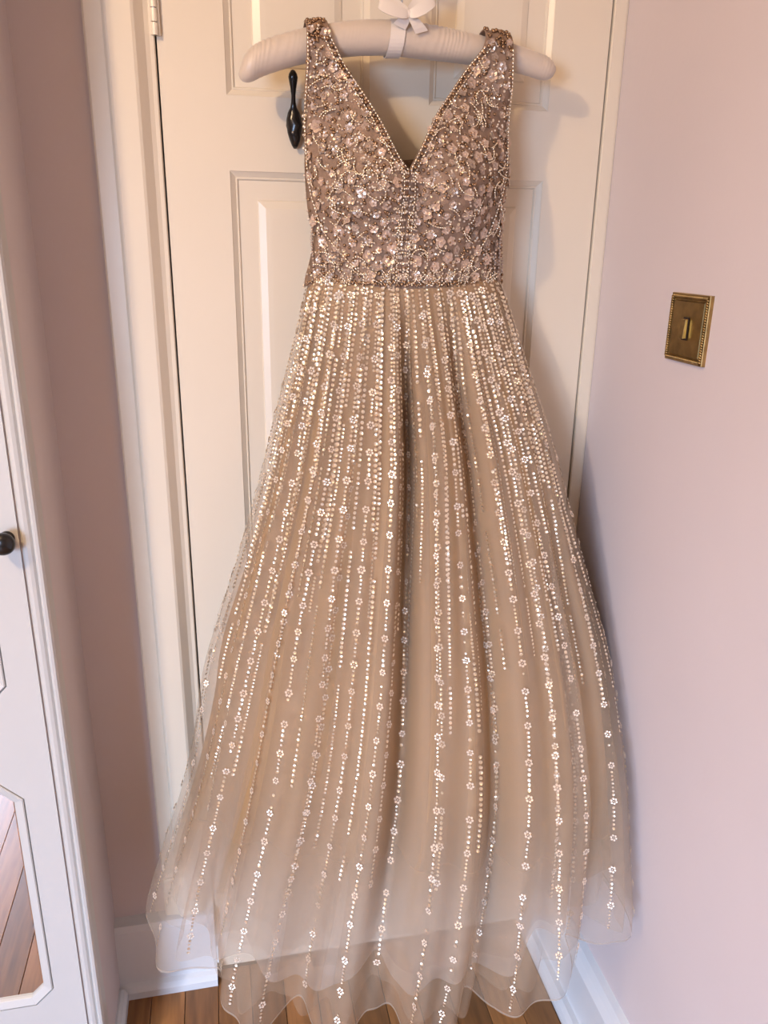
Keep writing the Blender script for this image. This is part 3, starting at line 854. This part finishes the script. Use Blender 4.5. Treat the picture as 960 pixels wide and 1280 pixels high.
# flower appliques, mirrored about the centre seam
ap = []
for k in range(5):
    a0 = 2 * pi * k / 5; V = [(.46 * cos(a0), .46 * sin(a0), .02)]
    for q in range(7):
        b = a0 + pi + 2 * pi * q / 7
        V.append((.50 * cos(a0) + .46 * cos(b), .50 * sin(a0) + .46 * sin(b), .14 + .10 * ((k * 7 + q) % 3) / 2))
    ap.append((np.array(V), np.array([(0, 1 + q, 1 + (q + 1) % 7) for q in range(7)])))
cv, cf = bead_t(.2, .22); ap.append((cv + np.array([0, 0, .2]), cf))
APT = join(ap)
ame = bpy.data.meshes.new('flower_applique'); ame.from_pydata(APT[0].tolist(), [], APT[1].tolist()); ame.update(); ame.materials.append(APPL)
spots = []
def far(x_, z, d): return all((x_ - a) ** 2 + (z - b) ** 2 > (d + .35 * (c - .007)) ** 2 for a, b, c in spots)
tries = 0
for i in range(13):                    # cluster along the waist
    xx = .15 + i * .0235 + random.uniform(-.004, .004)
    spots.append((xx, 1.4045 + random.uniform(-.003, .005), random.uniform(.0075, .0105)))
while tries < 9000:
    tries += 1
    x_, z = random.uniform(.14, .268), random.uniform(1.41, 1.722)
    r = random.choice([.0055, .0065, .0075, .0088, .0095])
    if inside(x_, z, .005) and far(x_, z, .0150) and (abs(x_ - .271) > .015 or z > 1.56):
        spots.append((x_, z, r))
    # mirrored partner on the other cup
    f = (x_ - ips(B_XL, z)) / max(.01, (neck(z, -1) - ips(B_XL, z)))
    xm = ips(B_XR, z) + (neck(z, 1) - ips(B_XR, z)) * f
    if inside(xm, z, .005) and far(xm, z, .0150) and (abs(xm - .271) > .015 or z > 1.56):
        spots.append((xm, z, r))
for (x_, z, r) in spots:
    par = bodL if x_ < .271 else bodR
    o = bpy.data.objects.new('flower_applique', ame); col.objects.link(o); o.parent = par
    n_ = bn(x_, z); R = frames(np.array([tuple(n_)]), .16)[0]
    a = random.uniform(0, 6.28); Rz = np.array([[cos(a), -sin(a), 0], [sin(a), cos(a), 0], [0, 0, 1]]); R = R @ Rz * r
    p = bp(x_, z) + n_ * .0018
    o.matrix_local = Matrix([[*R[q], p[q]] for q in range(3)] + [[0, 0, 0, 1]])
# curling vines of bugle beads
for side, par in ((-1, bodL), (1, bodR)):
    vb = []
    for q in range(72):
        for _ in range(40):
            z = random.uniform(1.405, 1.70); x_ = random.uniform(.145, .268) if side < 0 else random.uniform(.275, .44)
            if inside(x_, z, .008): break
        a = random.uniform(0, 6.28); L_ = random.uniform(.012, .034); kk = random.choice([-1, 1]) * random.uniform(20, 110)
        path = [(x_, z)]; st = .002
        for w in range(int(L_ / st)):
            x2, z2 = path[-1][0] + st * cos(a), path[-1][1] + st * sin(a); a += kk * st
            if not inside(x2, z2, .004): break
            path.append((x2, z2))
        if len(path) > 3: vb += strand(path, .0038, .0050)
    bead_obj('vine_beads', vb, .0022, BEAD, par)
    # tiny scattered beads, pale and bronze, between the flowers
    for name, cnt, mm, rr in (('seed_beads', 420, SEQF, .0016), ('bronze_beads', 520, BEADD, .0021), ('bodice_sequins', 230, SEQ, .0022)):
        pp = []; nn = []
        while len(pp) < cnt:
            z = random.uniform(1.396, 1.727); x_ = random.uniform(.137, .271) if side < 0 else random.uniform(.271, .447)
            if z > 1.398 and inside(x_, z, .001):
                n_ = bn(x_, z); pp.append(tuple(bp(x_, z) + n_ * .0017)); nn.append(tuple(n_))
        scatter(name, CUP if name == 'bodice_sequins' else ROUND, np.array(pp), frames(np.array(nn), .2), np.full(cnt, rr) * rng.uniform(.8, 1.25, cnt), mm, par, name != 'bodice_sequins')
    # strap crown: beads over the hanger fold
    pp = []; nn = []
    zt = ips(hg_t, .155 if side < 0 else .412)
    for q in range(90):
        a = random.uniform(.0, .75) * pi; o_, i_ = (ips(B_XL, 1.73), ips(V_L, 1.73)) if side < 0 else (ips(B_XR, 1.73), ips(V_R, 1.73))
        x_ = o_ + (i_ - o_) * random.uniform(.04, .96)
        dz = (ips(hg_t, x_) - ips(hg_t, (o_ + i_) / 2)) * .6
        n_ = Vector((0, -cos(a), sin(a))); pp.append((x_, -.0755 - .030 * cos(a), zt + dz + .029 * sin(a))); nn.append(tuple(n_))
    scatter('strap_beads', ROUND, np.array(pp), frames(np.array(nn), .2), rng.uniform(.0016, .003, 90), BEADD, par, True)
    # short strings in the wedge under the bust beside the side seam
    ss = []
    for q in range(5):
        x_ = (.150 + .008 * q) if side < 0 else (.440 - .009 * q)
        ss += strand([(x_, z) for z in lin(1.41, 1.455 - .004 * q + (.02 if q < 2 else 0), 14)], .0052)
    bead_obj('side_strings', ss, .0020, APPL, par, ROUND)
# waist trim of beads where bodice meets skirt
wb = []
for i in range(150):
    x_ = .1385 + (.446 - .1385) * i / 149
    p = bp(x_, 1.396) + Vector((0, -.003, random.uniform(-.004, .003)))
    a = random.uniform(-.9, .9); wb.append((p, Vector((sin(a), 0, cos(a)))))
tag(bead_obj('waist_trim', wb, .0032, BEADD, gown), kind='stuff')
wb = []
for i in range(70):
    x_ = .142 + (.442 - .142) * random.random()
    p = bp(x_, 1.398) + Vector((0, -.0055, random.uniform(-.006, .008)))
    a = random.uniform(-1.2, 1.2)
    for q in range(4): wb.append((p + Vector((sin(a), 0, cos(a))) * .0036 * q, Vector((sin(a), 0, cos(a)))))
bead_obj('waist_sprigs', wb, .0019, BEAD, gown)
